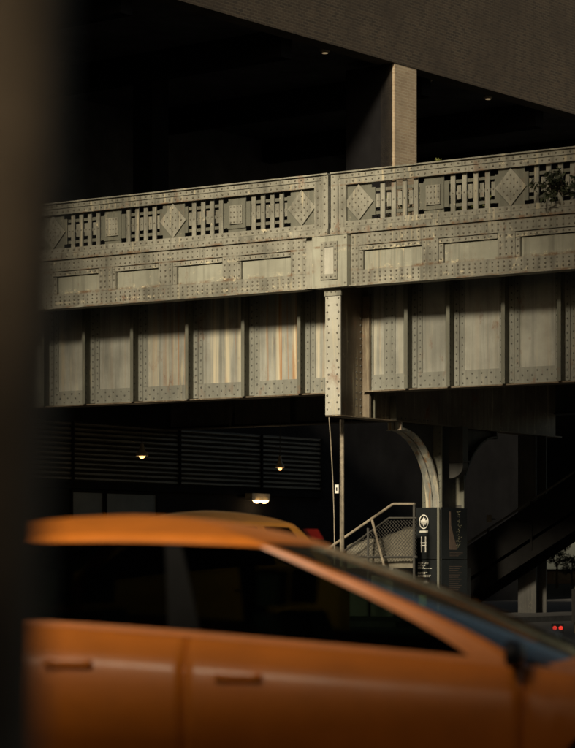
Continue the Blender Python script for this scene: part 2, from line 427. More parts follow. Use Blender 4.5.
# fascia with inset panels
def fascia(ta, tb, panels, label):
    root = thing('fascia_girder', label, 'girder', V, ((ta + tb) / 2, 0, ZF0), 'fascia girders under the railing')
    rv = MB()
    MB().box(ta, tb, .10, .14, ZF0 + .02, ZF1 - .01).build('back_plate', STEEL2, root)
    zt0, zt1 = ZF0 + .865, ZF1 - .002          # top band
    MB().box(ta, tb, .02, .099, zt0, zt1).build('top_band', STEEL, root)
    MB().box(ta, tb, .02, .099, ZF0, ZF0 + .325).build('bottom_band', STEEL, root)
    MB().box(ta, tb, -.06, .30, ZF0 - .025, ZF0 - .002).build('bottom_angle', STEEL, root)
    for z in (.925, 1.045): rv.row(ta + .05, tb, .02, ZF0 + z, .138)
    for z in (.075, .16, .25): rv.row(ta + .05, tb, .02, ZF0 + z, .138)
    last = ta
    za, zb = ZF0 + .329, ZF0 + .861
    for (p0, p1) in panels + [(tb + .13, None)]:
        x1 = p0 - .135
        if x1 > last + .05:
            MB().box(last + .004, x1, .02, .098, za, zb).build('pilaster_plate', STEEL, root)
            n = max(2, int((x1 - last) / .11))
            for k in range(n): rv.colm(last + (k + .5) * (x1 - last) / n, .02, za + .08, zb, .13)
        if p1 is None: break
        MB().box(p0, p1, .066, .096, za, za + .40).build('inset_panel', INSET, root)
        MB().box(p0 - .118, p1 + .0, .012, .09, za + .418, zb - .018).build('frame_strip', STEEL, root)
        MB().box(p0 - .118, p0 - .016, .012, .09, za, za + .40).build('frame_strip', STEEL, root)
        rv.row(p0 - .06, p1, .012, (za + .418 + zb - .018) / 2, .15, 0, .024); rv.colm(p0 - .067, .012, za + .08, za + .38, .14, '-y', 0, .024)
        last = p1
    rv.build('rivets', RIV, root, kind='stuff', fix=False)
pl = [(-11.2, -10.0), (-9.45, -8.2), (-7.68, -6.45), (-5.92, -4.70), (-4.16, -2.90), (-2.37, -1.05)]
fascia(T0, -.61, pl, 'riveted fascia girder with flaking inset panels left of the pedestal block')
pr = [(.86, 2.31), (2.86, 4.15), (4.70, 6.05), (6.6, 7.95), (8.5, 9.8), (10.4, 11.7)]
fascia(.53, T1, pr, 'riveted fascia girder with smooth inset panels right of the pedestal block')

# pedestal block over the cross beam
pd = thing('fascia_pedestal', 'projecting steel pedestal block with riveted frame, above the pale bracket end', 'pedestal', V, (0, 0, ZF0 - .02))
MB().box(-.60, -.385, -.03, .14, ZF0 - .01, ZF1 - .03).build('side_plate', STEEL, pd)
MB().box(-.38, .525, -.14, .14, ZF0 - .03, ZF1 - .03).build('main_plate', INSET, pd)
MB().box(-.62, .535, -.16, .16, ZF1 - .028, ZF1 - .004).build('cap_plate', STEEL, pd)
x0, x1, z0, z1 = -.15, .29, ZF0 + .14, ZF0 + .97
for nm, q in (('frame_strip', (x0, x0 + .10, z0, z1)), ('frame_strip', (x1 - .10, x1, z0, z1)), ('frame_strip', (x0 + .102, x1 - .102, z1 - .12, z1)), ('frame_strip', (x0 + .102, x1 - .102, z0, z0 + .12))):
    MB().box(q[0], q[1], -.17, -.141, q[2], q[3]).build(nm, STEEL, pd)
MB().box(x0 + .104, x1 - .104, -.152, -.142, z0 + .122, z1 - .122).build('inset_panel', PALE, pd)
rv = MB()
for t in (x0 + .05, x1 - .05): rv.colm(t, -.17, z0 + .06, z1, .118)
for z in (z0 + .06, z1 - .06): rv.row(x0 + .16, x1 - .08, -.17, z, .12)
for z in (ZF0 + .05, ZF1 - .1): rv.rivet(.47, -.14, z)
rv.build('rivets', RIV, pd, kind='stuff', fix=False)

# recessed plate girders
OW = 1.35                                       # depth of the web
ZG0, ZG1 = 5.19, 8.0
stm = MB().box(-.012, .012, -.28, 0, .0, 2.78).box(-.012, .075, -.295, -.28, .0, 2.78).mesh('stiffener', STEEL2)
stl = MB().box(-.12, .14, -.034, -.002, .03, 2.75).mesh('stiffener_angle', WEBF)
def plate_girder(ta, tb, stiff, label, extra=()):
    root = thing('plate_girder', label, 'girder', V, ((ta + tb) / 2, OW, ZG0), 'plate girders recessed under the fascia')
    rv = MB()
    MB().box(ta, tb, OW, OW + .03, ZG0, ZG1).build('web', WEB, root)
    MB().box(ta, tb, OW - .24, OW + .26, ZG0 - .03, ZG0 - .002).build('bottom_flange', RUSTY, root)
    MB().box(ta, tb, OW - .24, OW + .26, ZG1 - .01, ZG1 + .02).build('top_flange', UNDER, root)
    edges = [ta] + list(stiff) + [tb]
    for i, (a, b) in enumerate(zip(edges, edges[1:])):
        a2 = a + (.146 if i else .02); b2 = b - (.126 if i < len(edges) - 2 else .02)
        MB().box(a2, b2, OW - .022, OW - .002, ZG0, ZG0 + .36).build('base_plate', WEBF, root)
        MB().box(a2, a2 + .13, OW - .020, OW - .002, ZG0 + .364, ZG1 - .2).build('edge_strip', WEBF, root)
        MB().box(b2 - .10, b2, OW - .020, OW - .002, ZG0 + .364, ZG1 - .2).build('edge_strip', WEBF, root)
        for r_, (z, of) in enumerate(((.08, .0), (.18, .11), (.28, .0))): rv.row(a2 + .08, b2 - .03, OW - .022, ZG0 + z, .235, of, .024)
        rv.colm(a2 + .07, OW - .02, ZG0 + .45, ZG1 - .3, .155, '-y', 0, .022)
        rv.colm(b2 - .05, OW - .02, ZG0 + .45, ZG1 - .3, .155, '-y', .05, .022)
    for t in stiff:
        s_ = inst('stiffener', stm, root, (t, OW - .036, ZG0 + .0)); inst('stiffener_angle', stl, root, (t, OW, ZG0))
        rv.colm(t + .08, OW - .034, ZG0 + .1, ZG1 - .3, .155, '-y', 0, .024)
        rv.colm(t - .066, OW - .034, ZG0 + .1, ZG1 - .3, .155, '-y', 0, .022)
        rv.colm(t + .012, OW - .18, ZG0 + .12, ZG1 - .3, .155, '+x', 0, .022)
    for t in extra:
        MB().box(t - .14, t + .14, OW - .04, OW - .021, ZG0 + .02, ZG1 - .25).build('splice_plate', WEBF, root)
        for dt in (-.07, .07): rv.colm(t + dt, OW - .04, ZG0 + .1, ZG1 - .3, .155, '-y', 0, .024)
    rv.build('rivets', RIVD, root, kind='stuff', fix=False)
tip = OW - .31
ls = [-11.9, -10.5, -9.0] + [along(p_, tip) for p_ in (83, 131, 186, 242, 298)]
plate_girder(T0, -.02, ls, 'rust streaked plate girder with tall stiffeners left of the pale bracket')
rs = [along(p_, tip) for p_ in (405, 447, 502, 558)] + [6.6, 8.0, 9.4, 10.8, 12.2]
plate_girder(.14, T1, rs, 'dim plate girder with tall stiffeners right of the pale bracket', extra=(.72,))
# far girder
rg = thing('far_girder', 'dark girder on the far side of the viaduct underside', 'girder', V, (0, 10.6, ZG0))
MB().box(T0, T1, 10.6, 10.64, ZG0, 8.0).build('web', UNDER, rg); MB().box(T0, T1, 10.4, 10.84, ZG0 - .03, ZG0 - .002).build('bottom_flange', UNDER, rg)
for t in (-10, -8, -6, -4, -2, 2, 4, 6, 8, 10): MB().box(t - .02, t + .02, 10.38, 10.598, ZG0 + .002, 7.99).build('stiffener', UNDER, rg)

# cross beam with pale end flange
cb = thing('cross_beam', 'pale riveted end of the cross beam projecting below the pedestal block', 'beam', V, (.06, .03, 4.57))
ZB = 4.60
MB().box(-.135, .258, .02, .05, ZB, 7.20).build('end_flange', PALE, cb)
MB().box(-.155, .278, .0, .05, 7.203, 7.37).build('cap_plate', STEEL, cb)
MB().box(.045, .075, .052, 10.5, ZB, 7.6).build('web', RUSTY, cb)
MB().box(-.135, .258, .03, 10.5, ZB - .03, ZB - .002).build('bottom_flange', RUSTY, cb)
MB().box(.078, .25, 1.22, 1.30, ZB, 7.3).build('web_angle', RUSTY, cb)
MB().box(.078, .24, 1.46, 1.50, ZB, ZG0 - .04).build('gusset', STEEL2, cb)
MB().box(.078, .24, 2.4, 2.43, ZB, ZG0 - .04).build('gusset', STEEL2, cb)
rv = MB()
for k in range(17):
    z = ZB + .12 + k * .152
    rv.rivet(-.135 + (.085 if k % 2 else .05), .02, z, '-y', .026); rv.rivet(.258 - (.085 if k % 2 else .05), .02, z, '-y', .026)
rv.row(-.08, .24, 0, 7.29, .11)
rv.build('rivets', RIV, cb, kind='stuff', fix=False)
rv = MB()
rv.colm(.075, 1.14, ZB + .1, 7.2, .15, '+x'); rv.colm(.075, .96, ZB + .1, 6.0, .15, '+x')
for o_ in [1.7 + .2 * k for k in range(14)]: rv.rivet(.075, o_, ZB + .08, '+x')
rv.build('web_rivets', RIVD, cb, kind='stuff', fix=False)

# steel column with knee brackets
cl = thing('viaduct_column', 'dark riveted steel column with curved knee brackets behind the park sign', 'column', V, (.06, 4.85, .13))
CF, CB_ = 4.34, 5.42
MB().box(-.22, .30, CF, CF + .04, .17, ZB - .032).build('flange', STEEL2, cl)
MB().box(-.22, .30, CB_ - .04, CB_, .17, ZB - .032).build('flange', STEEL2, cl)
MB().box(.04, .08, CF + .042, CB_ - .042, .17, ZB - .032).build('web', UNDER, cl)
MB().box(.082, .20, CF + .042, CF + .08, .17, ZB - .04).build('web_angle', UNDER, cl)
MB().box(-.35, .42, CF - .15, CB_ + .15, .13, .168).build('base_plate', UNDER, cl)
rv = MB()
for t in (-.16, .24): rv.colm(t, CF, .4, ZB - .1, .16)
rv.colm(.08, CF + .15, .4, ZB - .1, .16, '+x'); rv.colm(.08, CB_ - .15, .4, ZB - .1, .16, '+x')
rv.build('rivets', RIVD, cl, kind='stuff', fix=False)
def bracket(sign, mat, rr=1.72, z_low=2.62):
    """knee bracket in the plane of the cross beam: quarter arch from the beam down to the column"""
    f = CF - .004 if sign < 0 else CB_ + .004
    n = 14; w0, w1 = -.12, .24
    outer = [(f + sign * (rr - rr * math.sin(a)), ZB - .036 - rr + rr * math.cos(a)) for a in [math.pi / 2 * i / n for i in range(n + 1)]]
    outer = [(f + sign * rr, ZB - .036)] + [(f + sign * rr, ZB - .036 - .18)] + [(f + sign * (rr - rr * math.sin(a)) , ZB - .2 - (rr + .05) * (1 - math.cos(a))) for a in [math.pi / 2 * i / n for i in range(n + 1)]] + [(f + sign * .0, z_low)]
    m = MB()
    th = .05
    for (a0, b0), (a1, b1) in zip(outer, outer[1:]):
        d = Vector((a1 - a0, b1 - b0)); 
        if d.length < 1e-5: continue
        nrm = Vector((d.y, -d.x)).normalized() * th * (1 if sign < 0 else -1)
        m.prism([(a0, b0), (a1, b1), (a1 - nrm.x, b1 - nrm.y), (a0 - nrm.x, b0 - nrm.y)], w0, w1, 'yz')
    m.build('bracket_flange', mat, cl)
    MB().prism([(a, b) for a, b in outer] + [(f, ZB - .036)], .045, .075, 'yz').build('bracket_web', UNDER, cl)
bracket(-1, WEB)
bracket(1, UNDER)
# bracket towards the right-hand girder
n = 10; pts = [(.30 + 0, 3.35)] + [(.30 + .36 * math.sin(a), 3.35 + .28 * (1 - math.cos(a))) for a in [math.pi / 2 * i / n for i in range(1, n + 1)]] + [(.66, ZB - .04), (.30, ZB - .04)]
MB().prism(pts, 4.7, 4.95, 'xz').build('side_bracket', UNDER, cl)
MB().box(.304, .70, 4.66, 4.99, 3.72, 3.76).build('bracket_rib', UNDER, cl)
# second column row
c2 = thing('viaduct_column', 'dark steel column in the gloom behind the bracketed one', 'column', V, (.06, 9.3, .13))
MB().box(-.2, .3, 9.0, 9.04, .13, ZB - .032).build('flange', UNDER, c2); MB().box(-.2, .3, 9.56, 9.6, .13, ZB - .032).build('flange', UNDER, c2)
MB().box(.04, .08, 9.042, 9.558, .13, ZB - .032).build('web', UNDER, c2)

# ------------------------------------------------------------------ park sign on the column
sg = thing('park_sign', 'black park sign with white leaf emblem and line symbol at the column', 'sign', V, (0, 4.6, .17))
SX0, SX1, SO = -.31, .245, 4.20
ZS = 2.66
MB().box(SX0, SX1, SO, SO + .06, 1.46, ZS).build('front_panel', BLACK, sg)
MB().box(SX0, SX1, SO, SO + .06, .25, 1.44).build('lower_panel', BLACK, sg)
MB().box(.31, .345, 4.262, 5.46, 1.46, ZS).build('map_panel', BLACK, sg)
MB().box(.31, .345, 4.262, 5.46, .25, 1.44).build('lower_map_panel', BLACK, sg)
MB().box(.25, .304, SO + .01, SO + .055, .25, ZS).build('corner_trim', STEEL2, sg)
MB().box(SX0 + .05, SX1 - .05, SO + .062, 4.336, .4, .5).box(SX0 + .05, SX1 - .05, SO + .062, 4.336, 2.3, 2.4).build('mounting_bracket', UNDER, sg)
MB().box(.302, .309, 4.4, 5.3, 2.2, 2.3).box(.302, .309, 4.4, 5.3, .6, .7).build('mounting_strap', UNDER, sg)
# emblem: oval ring and leaf
ex, ez = -.10, 2.33
def ring(m, cx, cz, a, b, wdt, y0, y1, n=28):
    vs = []; 
    for yy in (y0, y1):
        for k in range(n):
            t = 2 * math.pi * k / n
            vs.append((cx + a * math.cos(t), yy, cz + b * math.sin(t)))
            vs.append((cx + (a - wdt) * math.cos(t), yy, cz + (b - wdt) * math.sin(t)))
    fs = []
    for k in range(n):
        i, j = 2 * k, 2 * ((k + 1) % n)
        fs += [(i, i + 1, j + 1, j), (2 * n + i, 2 * n + j, 2 * n + j + 1, 2 * n + i + 1), (i, j, 2 * n + j, 2 * n + i), (i + 1, 2 * n + i + 1, 2 * n + j + 1, j + 1)]
    m.add(vs, fs)
m = MB(); ring(m, ex, ez, .128, .168, .022, SO - .005, SO - .001)
m.build('emblem_ring', WHITE, sg)
half = [(0, .115), (.022, .072), (.048, .082), (.042, .03), (.088, .042), (.078, .012), (.098, -.004), (.055, -.048), (.062, -.072), (.018, -.068), (.014, -.105)]
leaf = half + [(-a, b) for a, b in half[::-1][:-1]]
MB().prism([(ex + a, ez + b) for a, b in leaf], SO - .005, SO - .001).build('leaf_emblem', WHITE, sg)
MB().box(ex - .115, ex + .115, SO - .005, SO - .001, 2.085, 2.105).box(ex - .105, ex + .12, SO - .005, SO - .001, 2.11, 2.122).build('small_print', WHITE, sg)
m = MB()
for dx in (-.062, .05): m.box(ex + dx - .014, ex + dx + .014, SO - .005, SO - .001, 1.62, 1.985)
for dz in (1.775, 1.835): m.box(ex - .085, ex + .075, SO - .0065, SO - .0052, dz - .012, dz + .012)
m.build('line_symbol', WHITE, sg)
def text(body, size, parent, loc, rot, mat, name='lettering'):
    cu = bpy.data.curves.new(name, 'FONT'); cu.body = body; cu.size = size; cu.extrude = .002
    t = bpy.data.objects.new(name, cu); col.objects.link(t)
    me = bpy.data.meshes.new_from_object(t.evaluated_get(bpy.context.evaluated_depsgraph_get()))
    bpy.data.objects.remove(t); me.materials.clear(); me.materials.append(mat)
    return inst(name, me, parent, loc, rot)
text('High Line', .075, sg, (SX0 + .05, SO - .004, 1.345), (R(90), 0, 0), WHITE)
m = MB(); random.seed(3)
for blk, (zt, nl) in enumerate(((1.30, 3), (1.14, 4), (.93, 2))):
    for k in range(nl):
        z = zt - k * .033; x = SX0 + .05; xe = x + random.uniform(.16, .33)
        while x < xe:
            wl = random.uniform(.02, .06); m.box(x, x + wl, SO - .004, SO - .001, z, z + .014); x += wl + .012
m.build('small_print', WHITE, sg)
MB().box(SX0 + .07, SX0 + .29, SO - .004, SO - .001, .35, .63).build('green_panel', GREENP, sg)
# map panel print on the right-hand face
px_ = .3465
m = MB(); m.prism([(4.62, 1.68), (4.62, 2.57), (4.68, 2.57), (4.70, 2.25), (4.80, 2.02), (4.92, 1.82), (4.98, 1.68)], px_, px_ + .002, 'yz'); m.build('map_land', BROWNP, sg)
m = MB(); random.seed(11)
for k in range(70):
    z = random.uniform(1.7, 2.58); o_ = 4.98 + .10 * math.sin((z - 1.7) * 3) + random.gauss(0, .05); s_ = random.uniform(.008, .022)
    m.box(px_, px_ + .002, o_, o_ + s_ * 1.5, z, z + s_)
m.build('map_dots', MAPD, sg)
m = MB()
for k in range(3): m.box(px_, px_ + .002, 4.64, 5.25 - .1 * k, 1.60 - .035 * k, 1.612 - .035 * k)
for k in range(12): m.box(px_, px_ + .002, 4.62, 5.2 - .08 * (k % 3), 1.28 - .05 * k, 1.292 - .05 * k)
m.build('small_print', BROWNP, sg)

# ------------------------------------------------------------------ brick building
bd = thing('brick_building', 'brown brick building bridging over the viaduct, open and dark underneath', 'building', B, (-10, 0, 0))
SB0, SB1 = -46, 170
ZL = 17.3
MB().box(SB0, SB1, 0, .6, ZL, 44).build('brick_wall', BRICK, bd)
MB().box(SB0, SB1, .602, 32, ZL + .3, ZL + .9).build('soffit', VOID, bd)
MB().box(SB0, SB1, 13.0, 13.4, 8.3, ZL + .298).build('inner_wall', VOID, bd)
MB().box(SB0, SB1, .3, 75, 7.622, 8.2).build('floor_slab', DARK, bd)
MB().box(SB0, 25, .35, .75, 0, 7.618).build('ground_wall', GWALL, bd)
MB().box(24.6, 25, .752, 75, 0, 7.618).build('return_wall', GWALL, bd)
MB().box(SB1, SB1 + .4, 0, 32, 8.3, 44).build('end_wall', DARK, bd)
MB().box(SB0, SB0 + .4, .61, 32, 8.3, 17.5).build('end_wall', DARK, bd)
# inner beams under the soffit
for s_ in (-4, 3.2, 10.5, 18, 25, 32): MB().box(s_, s_ + .5, .7, 12.9, ZL - .55, ZL + .298).build('soffit_beam', GWALL, bd)
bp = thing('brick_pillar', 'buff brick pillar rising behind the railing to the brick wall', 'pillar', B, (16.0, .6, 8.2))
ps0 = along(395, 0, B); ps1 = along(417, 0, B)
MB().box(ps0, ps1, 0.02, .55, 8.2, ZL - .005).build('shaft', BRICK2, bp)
dp = thing('dark_shaft', 'left side of the brick pillar, its shade painted as a dark shaft', 'pillar', B, (ps0, 1.0, 8.2))
MB().box(ps0 + .02, ps1 - .05, .56, 1.95, 8.2, ZL - .005).box(ps0 - .0, ps0 + .018, .1, 1.9, 8.2, ZL - .005).build('shaft', DARKP, dp)  # shade on the brick pillar's left face, put into a dark colour
dq = thing('dark_shaft', 'faint dark pier standing far left above the railing', 'pillar', B, (6.0, 6.0, 8.2))
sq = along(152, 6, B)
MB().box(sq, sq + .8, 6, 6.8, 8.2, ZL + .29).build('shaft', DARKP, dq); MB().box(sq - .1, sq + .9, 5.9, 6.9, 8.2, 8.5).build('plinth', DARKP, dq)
# small fixtures under the lintel
for i, (px, py, lab) in enumerate(((325, 53, 'small ceiling lamp under the lintel left of the brick pillar'), (428, 82, 'small ceiling lamp just right of the brick pillar top'), (488, 99, 'small ceiling lamp under the lintel towards the right edge'))):
    s_ = along(px, 1.0, B); q = frame_pt(B, (s_, 1.0, 0)); z = CAM_H + (568 - py) * q[1] / 2400
    r_ = thing('ceiling_lamp', lab, 'lamp', B, (s_, 1.0, z), 'small lamps under the brick lintel')
    MB().lathe((s_, 1.0, z), [(.10, 0), (.16, .06), (.15, .16), (.06, .2)], 12).build('shade', LAMPB, r_)
    MB().lathe((s_, 1.0, z), [(.09, -.012), (.09, -.002)], 12).build('lens', DIMG, r_)
    MB().tube((s_, 1.0, z + .2), (s_, 1.0, ZL + .3), .02).build('stem', LAMPB, r_)

# shutter band and doors on the ground-floor wall
sh = thing('roller_shutter', 'wide corrugated metal band on the dark wall under the viaduct', 'shutter', B, (6, .35, 3.6))
m = MB(); z = 3.62; k = 0
s0, s1 = along(20, .3, B), along(322, .3, B)
while z < 5.15:
    j_ = RR.uniform(-.02, .015); m.prism([(.348, z), (.27 + j_, z + .03), (.27 + j_, z + .07 + RR.uniform(-.012, .012)), (.348, z + .105)], s0, s1, 'yz'); z += .135 + RR.uniform(-.006, .006)
m.build('ribs', CORR, sh)
for px in (73, 180, 262, 322): s_ = along(px, .24, B); MB().box(s_ - .04, s_ + .04, .22, .268, 3.55, 5.2).build('guide', DARKP, sh)
MB().box(s0, s1, .2, .348, 3.40, 3.56).build('sill', DARKP, sh)
for (pa, pb, mat, lab) in ((70, 103, DOORM, 'dark grey steel door at the left under the shutter band'), (104, 156, DOORM, 'wider grey steel door below the first pendant lamp')):
    sa, sb = along(pa, .34, B), along(pb, .34, B)
    d = thing('steel_door', lab, 'door', B, ((sa + sb) / 2, .34, .13), 'steel doors under the shutter band')
    MB().box(sa + .06, sb - .06, .30, .345, .15, 3.3).build('leaf', mat, d)
    MB().box(sa, sa + .055, .27, .345, .13, 3.36).box(sb - .055, sb, .27, .345, .13, 3.36).box(sa, sb, .272, .343, 3.302, 3.38).build('frame', DARKP, d)
    MB().box(sb - .25, sb - .22, .24, .298, 1.1, 1.3).build('handle', RIMM, d)
# lit flood lamp box
s_ = along(257, .1, B); q = frame_pt(B, (s_, .1, 0)); z = CAM_H + (568 - 499) * q[1] / 2400
fl = thing('flood_lamp', 'lit square flood lamp on the wall in the dark, above the taxi roof', 'lamp', B, (s_, .1, z))
MB().box(s_ - .42, s_ + .42, -.06, .22, z - .04, z + .16).build('housing', LAMPB, fl)
MB().lathe((s_ - .15, -.02, z - .13), [(.04, 0), (.10, .03), (.14, .088)], 12).lathe((s_ + .2, -.02, z - .13), [(.04, 0), (.10, .03), (.14, .088)], 12).build('bulb', FLOODG, fl)
MB().box(s_ - .1, s_ + .1, .222, .348, z, z + .1).build('arm', LAMPB, fl)
def point(loc, e, r=.08, c=(1, .7, .38)):
    L = bpy.data.lights.new('lamp_light', 'POINT'); L.energy = e; L.shadow_soft_size = r; L.color = c
    o = bpy.data.objects.new('lamp_light', L); col.objects.link(o); o.location = loc; return o
q = frame_pt(B, (s_, -.1, z - .25)); point(q, 6)
# pendant lamps under the deck
for px, py, oo, sc, lab in ((142, 452, 6.0, 1.0, 'lit pendant lamp with cone shade hanging before the corrugated band'), (280, 464, 10.0, .72, 'smaller lit pendant lamp hanging in the dark right of the other')):
    t = along(px, oo); q = frame_pt(V, (t, oo, 0)); z = CAM_H + (568 - py - 4) * q[1] / 2400
    r_ = thing('pendant_lamp', lab, 'lamp', V, (t, oo, z), 'pendant lamps under the viaduct')
    MB().lathe((t, oo, z), [(.17 * sc, 0), (.165 * sc, .05), (.08 * sc, .16), (.05 * sc, .30), (.03 * sc, .34)], 14).build('shade', LAMPB, r_, smooth=True)
    MB().lathe((t, oo, z), [(.02 * sc, -.065), (.055 * sc, -.05), (.08 * sc, -.02), (.085 * sc, -.003)], 14).build('bulb', LAMPG, r_)
    MB().tube((t, oo, z + .34), (t, oo, 8.02), .012, 6).build('cord', DKRAIL, r_)
    point(frame_pt(V, (t, oo, z - .2)), 8 * sc)

# ------------------------------------------------------------------ things under the viaduct
# slender pole and hanging cable
t = along(342, .9); pole = thing('slender_pole', 'thin weathered pole standing below the cross beam end', 'pole', V, (t, .9, .13))
MB().tube((t, .9, .13), (t, .9, ZB - .05), .05, 10).build('shaft', RAILM, pole, smooth=False)
MB().lathe((t, .9, .13), [(.13, 0), (.13, .03), (.07, .06)], 12).build('base', DKRAIL, pole)
z = CAM_H + (568 - 489) * 53 / 2400
MB().box(t - .15, t - .055, .84, .86, z - .08, z + .11).build('notice', WHITE, pole)
MB().box(t - .12, t - .085, .838, .8395, z - .03, z + .05).build('print', BLACK, pole)
t = along(329, .3); cable = thing('hanging_cable', 'slack cable hanging from the pale bracket end to the pavement', 'cable', V, (t, .3, .13))
m = MB(); pts = [(t + .10 * (1 - k / 12) * 0 + .12 * (k / 12) ** .8 , .3 + .1 * math.sin(k / 12 * 3.1), ZB - .03 - (ZB - .17) * k / 12) for k in range(13)]
m.path(pts, .012, 5).build('wire', RAILM, cable)
# loading dock with steps, railing, mesh
td0, td1 = along(338, 3.2), along(416, 3.2)
dock = thing('loading_platform', 'low dark concrete platform with steps beside the park sign', 'platform', V, (td1, 3.6, .13))
DZ = 1.25
MB().box(td1 - 1.0, -.42, 3.35, 7.0, .13, DZ).build('platform', CONC, dock)
for k in range(6):
    x1 = td1 - 1.0 - .3 * k; MB().box(x1 - .3, x1 - .002, 3.35, 4.8, .13, DZ - .18 * (k + 1) + .0).build('step', CONC, dock)
hr = thing('stair_railing', 'weathered handrail sloping down over chain link beside the park sign', 'railing', V, (td1, 3.3, .13))
def pz(px, py, o_):
    tt = along(px, o_); q = frame_pt(V, (tt, o_, 0)); return (tt, o_, CAM_H + (568 - py) * q[1] / 2400)
ho = 3.25
P = [pz(300, 568, ho), pz(393, 504, ho), pz(415, 504, ho)]
MB().path(P, .032, 8).build('top_rail', RAILM, hr)
P2 = [pz(318, 570, ho), pz(389, 518, ho), pz(417, 518, ho)]
MB().path(P2, .024, 8).build('middle_rail', DKRAIL, hr)
MB().path([pz(346, 557, ho), pz(417, 557, ho)], .03, 8).build('lower_rail', DKRAIL, hr)
for a, b in ((pz(372, 520, ho), pz(384, 566, ho - .15)), (pz(368, 528, ho), pz(368, 600, ho)), (pz(414, 504, ho), pz(414, 600, ho)), (pz(302, 568, ho), pz(302, 615, ho))):
    b = (b[0], b[1], max(.13, b[2]))
    MB().tube(a, (b[0], b[1], .13 if b[0] < td1 - 1 else b[2]), .03, 8).build('post', RAILM if a[0] != b[0] else DKRAIL, hr)
m = MB(); xa, za = pz(345, 557, ho)[0], pz(345, 557, ho)[2]; xb, zt = pz(417, 520, ho)[0], pz(417, 520, ho)[2]
def top_at(x):
    x0, z0 = P2[0][0], P2[0][2]; x1, z1 = P2[1][0], P2[1][2]
    return min(P2[1][2], z0 + (z1 - z0) * (x - x0) / (x1 - x0)) - .03
step = .085
kx = xa - 1.2
while kx < xb + 1.2:
    for d in (1, -1):
        pts = []
        nseg = 40
        prev = None
        for k in range(nseg + 1):
            z = za + (zt - za) * k / nseg; x = kx + d * (z - za)
            ok = xa <= x <= xb and z <= top_at(x)
            if ok:
                if prev is None: prev = (x, z)
                last = (x, z)
            elif prev is not None:
                if last != prev: m.tube((prev[0], ho + .004 * d, prev[1]), (last[0], ho + .004 * d, last[1]), .0055, 4)
                prev = None
        if prev is not None and last != prev: m.tube((prev[0], ho + .004 * d, prev[1]), (last[0], ho + .004 * d, last[1]), .0055, 4)
    kx += step
m.build('chain_link', DKRAIL, hr, kind='stuff', fix=False)
# pale tarpaulin heap behind the mesh
tx0, tx1 = along(347, 3.75), along(407, 3.75)
m = MB(); nx, nz = 26, 12; random.seed(5)
vs = []
for j in range(nz + 1):
    for i in range(nx + 1):
        u, v = i / nx, j / nz
        x = tx0 + (tx1 - tx0) * u
        top = CAM_H + (.55 + .45 * u + .03 * math.sin(u * 9) + .012 * math.sin(u * 23)) * .95
        z = DZ + .002 + (top - DZ) * min(1, v * 2) - (.25 * (v - .5) * 2 * (top - DZ) if v > .5 else 0)
        y = 3.5 + .45 * v + .03 * math.sin(x * 4 + z * 5) + .012 * math.sin(z * 13 + x * 3)
        x = along(347 + 67 * u, y)
        vs.append((x, y, z))
fs = [(j * (nx + 1) + i, j * (nx + 1) + i + 1, (j + 1) * (nx + 1) + i + 1, (j + 1) * (nx + 1) + i) for j in range(nz) for i in range(nx)]
k = len(vs)
vs += [(along(347 + 67 * i / nx, 4.1), 4.1, DZ) for i in range(nx + 1)]
fs += [(nz * (nx + 1) + i, nz * (nx + 1) + i + 1, k + i + 1, k + i) for i in range(nx)]
tag(m.add(vs, fs).build('tarpaulin', TARP, smooth=True), 'pale crumpled tarpaulin heap behind the chain link mesh', 'tarpaulin')
tp = bpy.data.objects['tarpaulin']; tp.location = frame_pt(V, (0, 0, 0)); tp.rotation_euler = (0, 0, AV)

# staircase on the right, rising to the viaduct
st = thing('staircase', 'dark steel staircase rising to the right under the viaduct', 'staircase', V, (2.6, 8.4, .0))
so0, so1 = 8.0, 8.9
a = pz(470, 598, so0); b = pz(600, 514, so0)
sl_ = (b[2] - a[2]) / (b[0] - a[0])
xs0 = a[0] - a[2] / sl_ * 1.0 + .1; xs1 = b[0] + 2.2
zz = lambda x: a[2] + sl_ * (x - a[0])
for o_ in (so0, so1): MB().prism([(xs0, max(.004, zz(xs0))), (xs1, zz(xs1)), (xs1, zz(xs1) + .42), (xs0 - .0, max(.004, zz(xs0)) + .42)], o_, o_ + .05).build('stringer', STAIRM, st)
x = xs0 + .1
tread = MB().box(-.15, .15, so0 + .054, so1 - .004, 0, .04).mesh('tread', STAIRM)
while x < xs1 - .1:
    inst('tread', tread, st, (x, 0, zz(x) + .22)); x += .28
for o_ in (so0 + .02, so1 + .02):
    MB().tube((xs0, o_, zz(xs0) + 1.42), (xs1, o_, zz(xs1) + 1.42), .03, 8).build('handrail', DKRAIL, st)
    MB().prism([(xs0 + .05, zz(xs0) + .55), (xs1, zz(xs1) + .5), (xs1, zz(xs1) + 1.36), (xs0 + .05, zz(xs0) + 1.36)], o_ - .01, o_ + .01).build('guard_panel', STAIRM, st)
    x = xs0 + .1
    while x < xs1:
        MB().box(x - .025, x + .025, o_ - .04, o_ - .012, zz(x) + .2, zz(x) + 1.4).build('baluster_post', STAIRM, st); x += 1.2
# small lit notice near the stair
q = pz(489, 519, 7.7)
tg = thing('small_notice', 'small pale notice plate at the foot of the stair handrail', 'notice', V, (q[0], 7.7, q[2] - .08))
MB().box(q[0] - .07, q[0] + .07, 7.7, 7.72, q[2] - .08, q[2] + .10).build('plate', TARP, tg)
MB().box(q[0] - .02, q[0] + .02, 7.722, 8.01, q[2] - .02, q[2] + .02).build('arm', DKRAIL, tg)

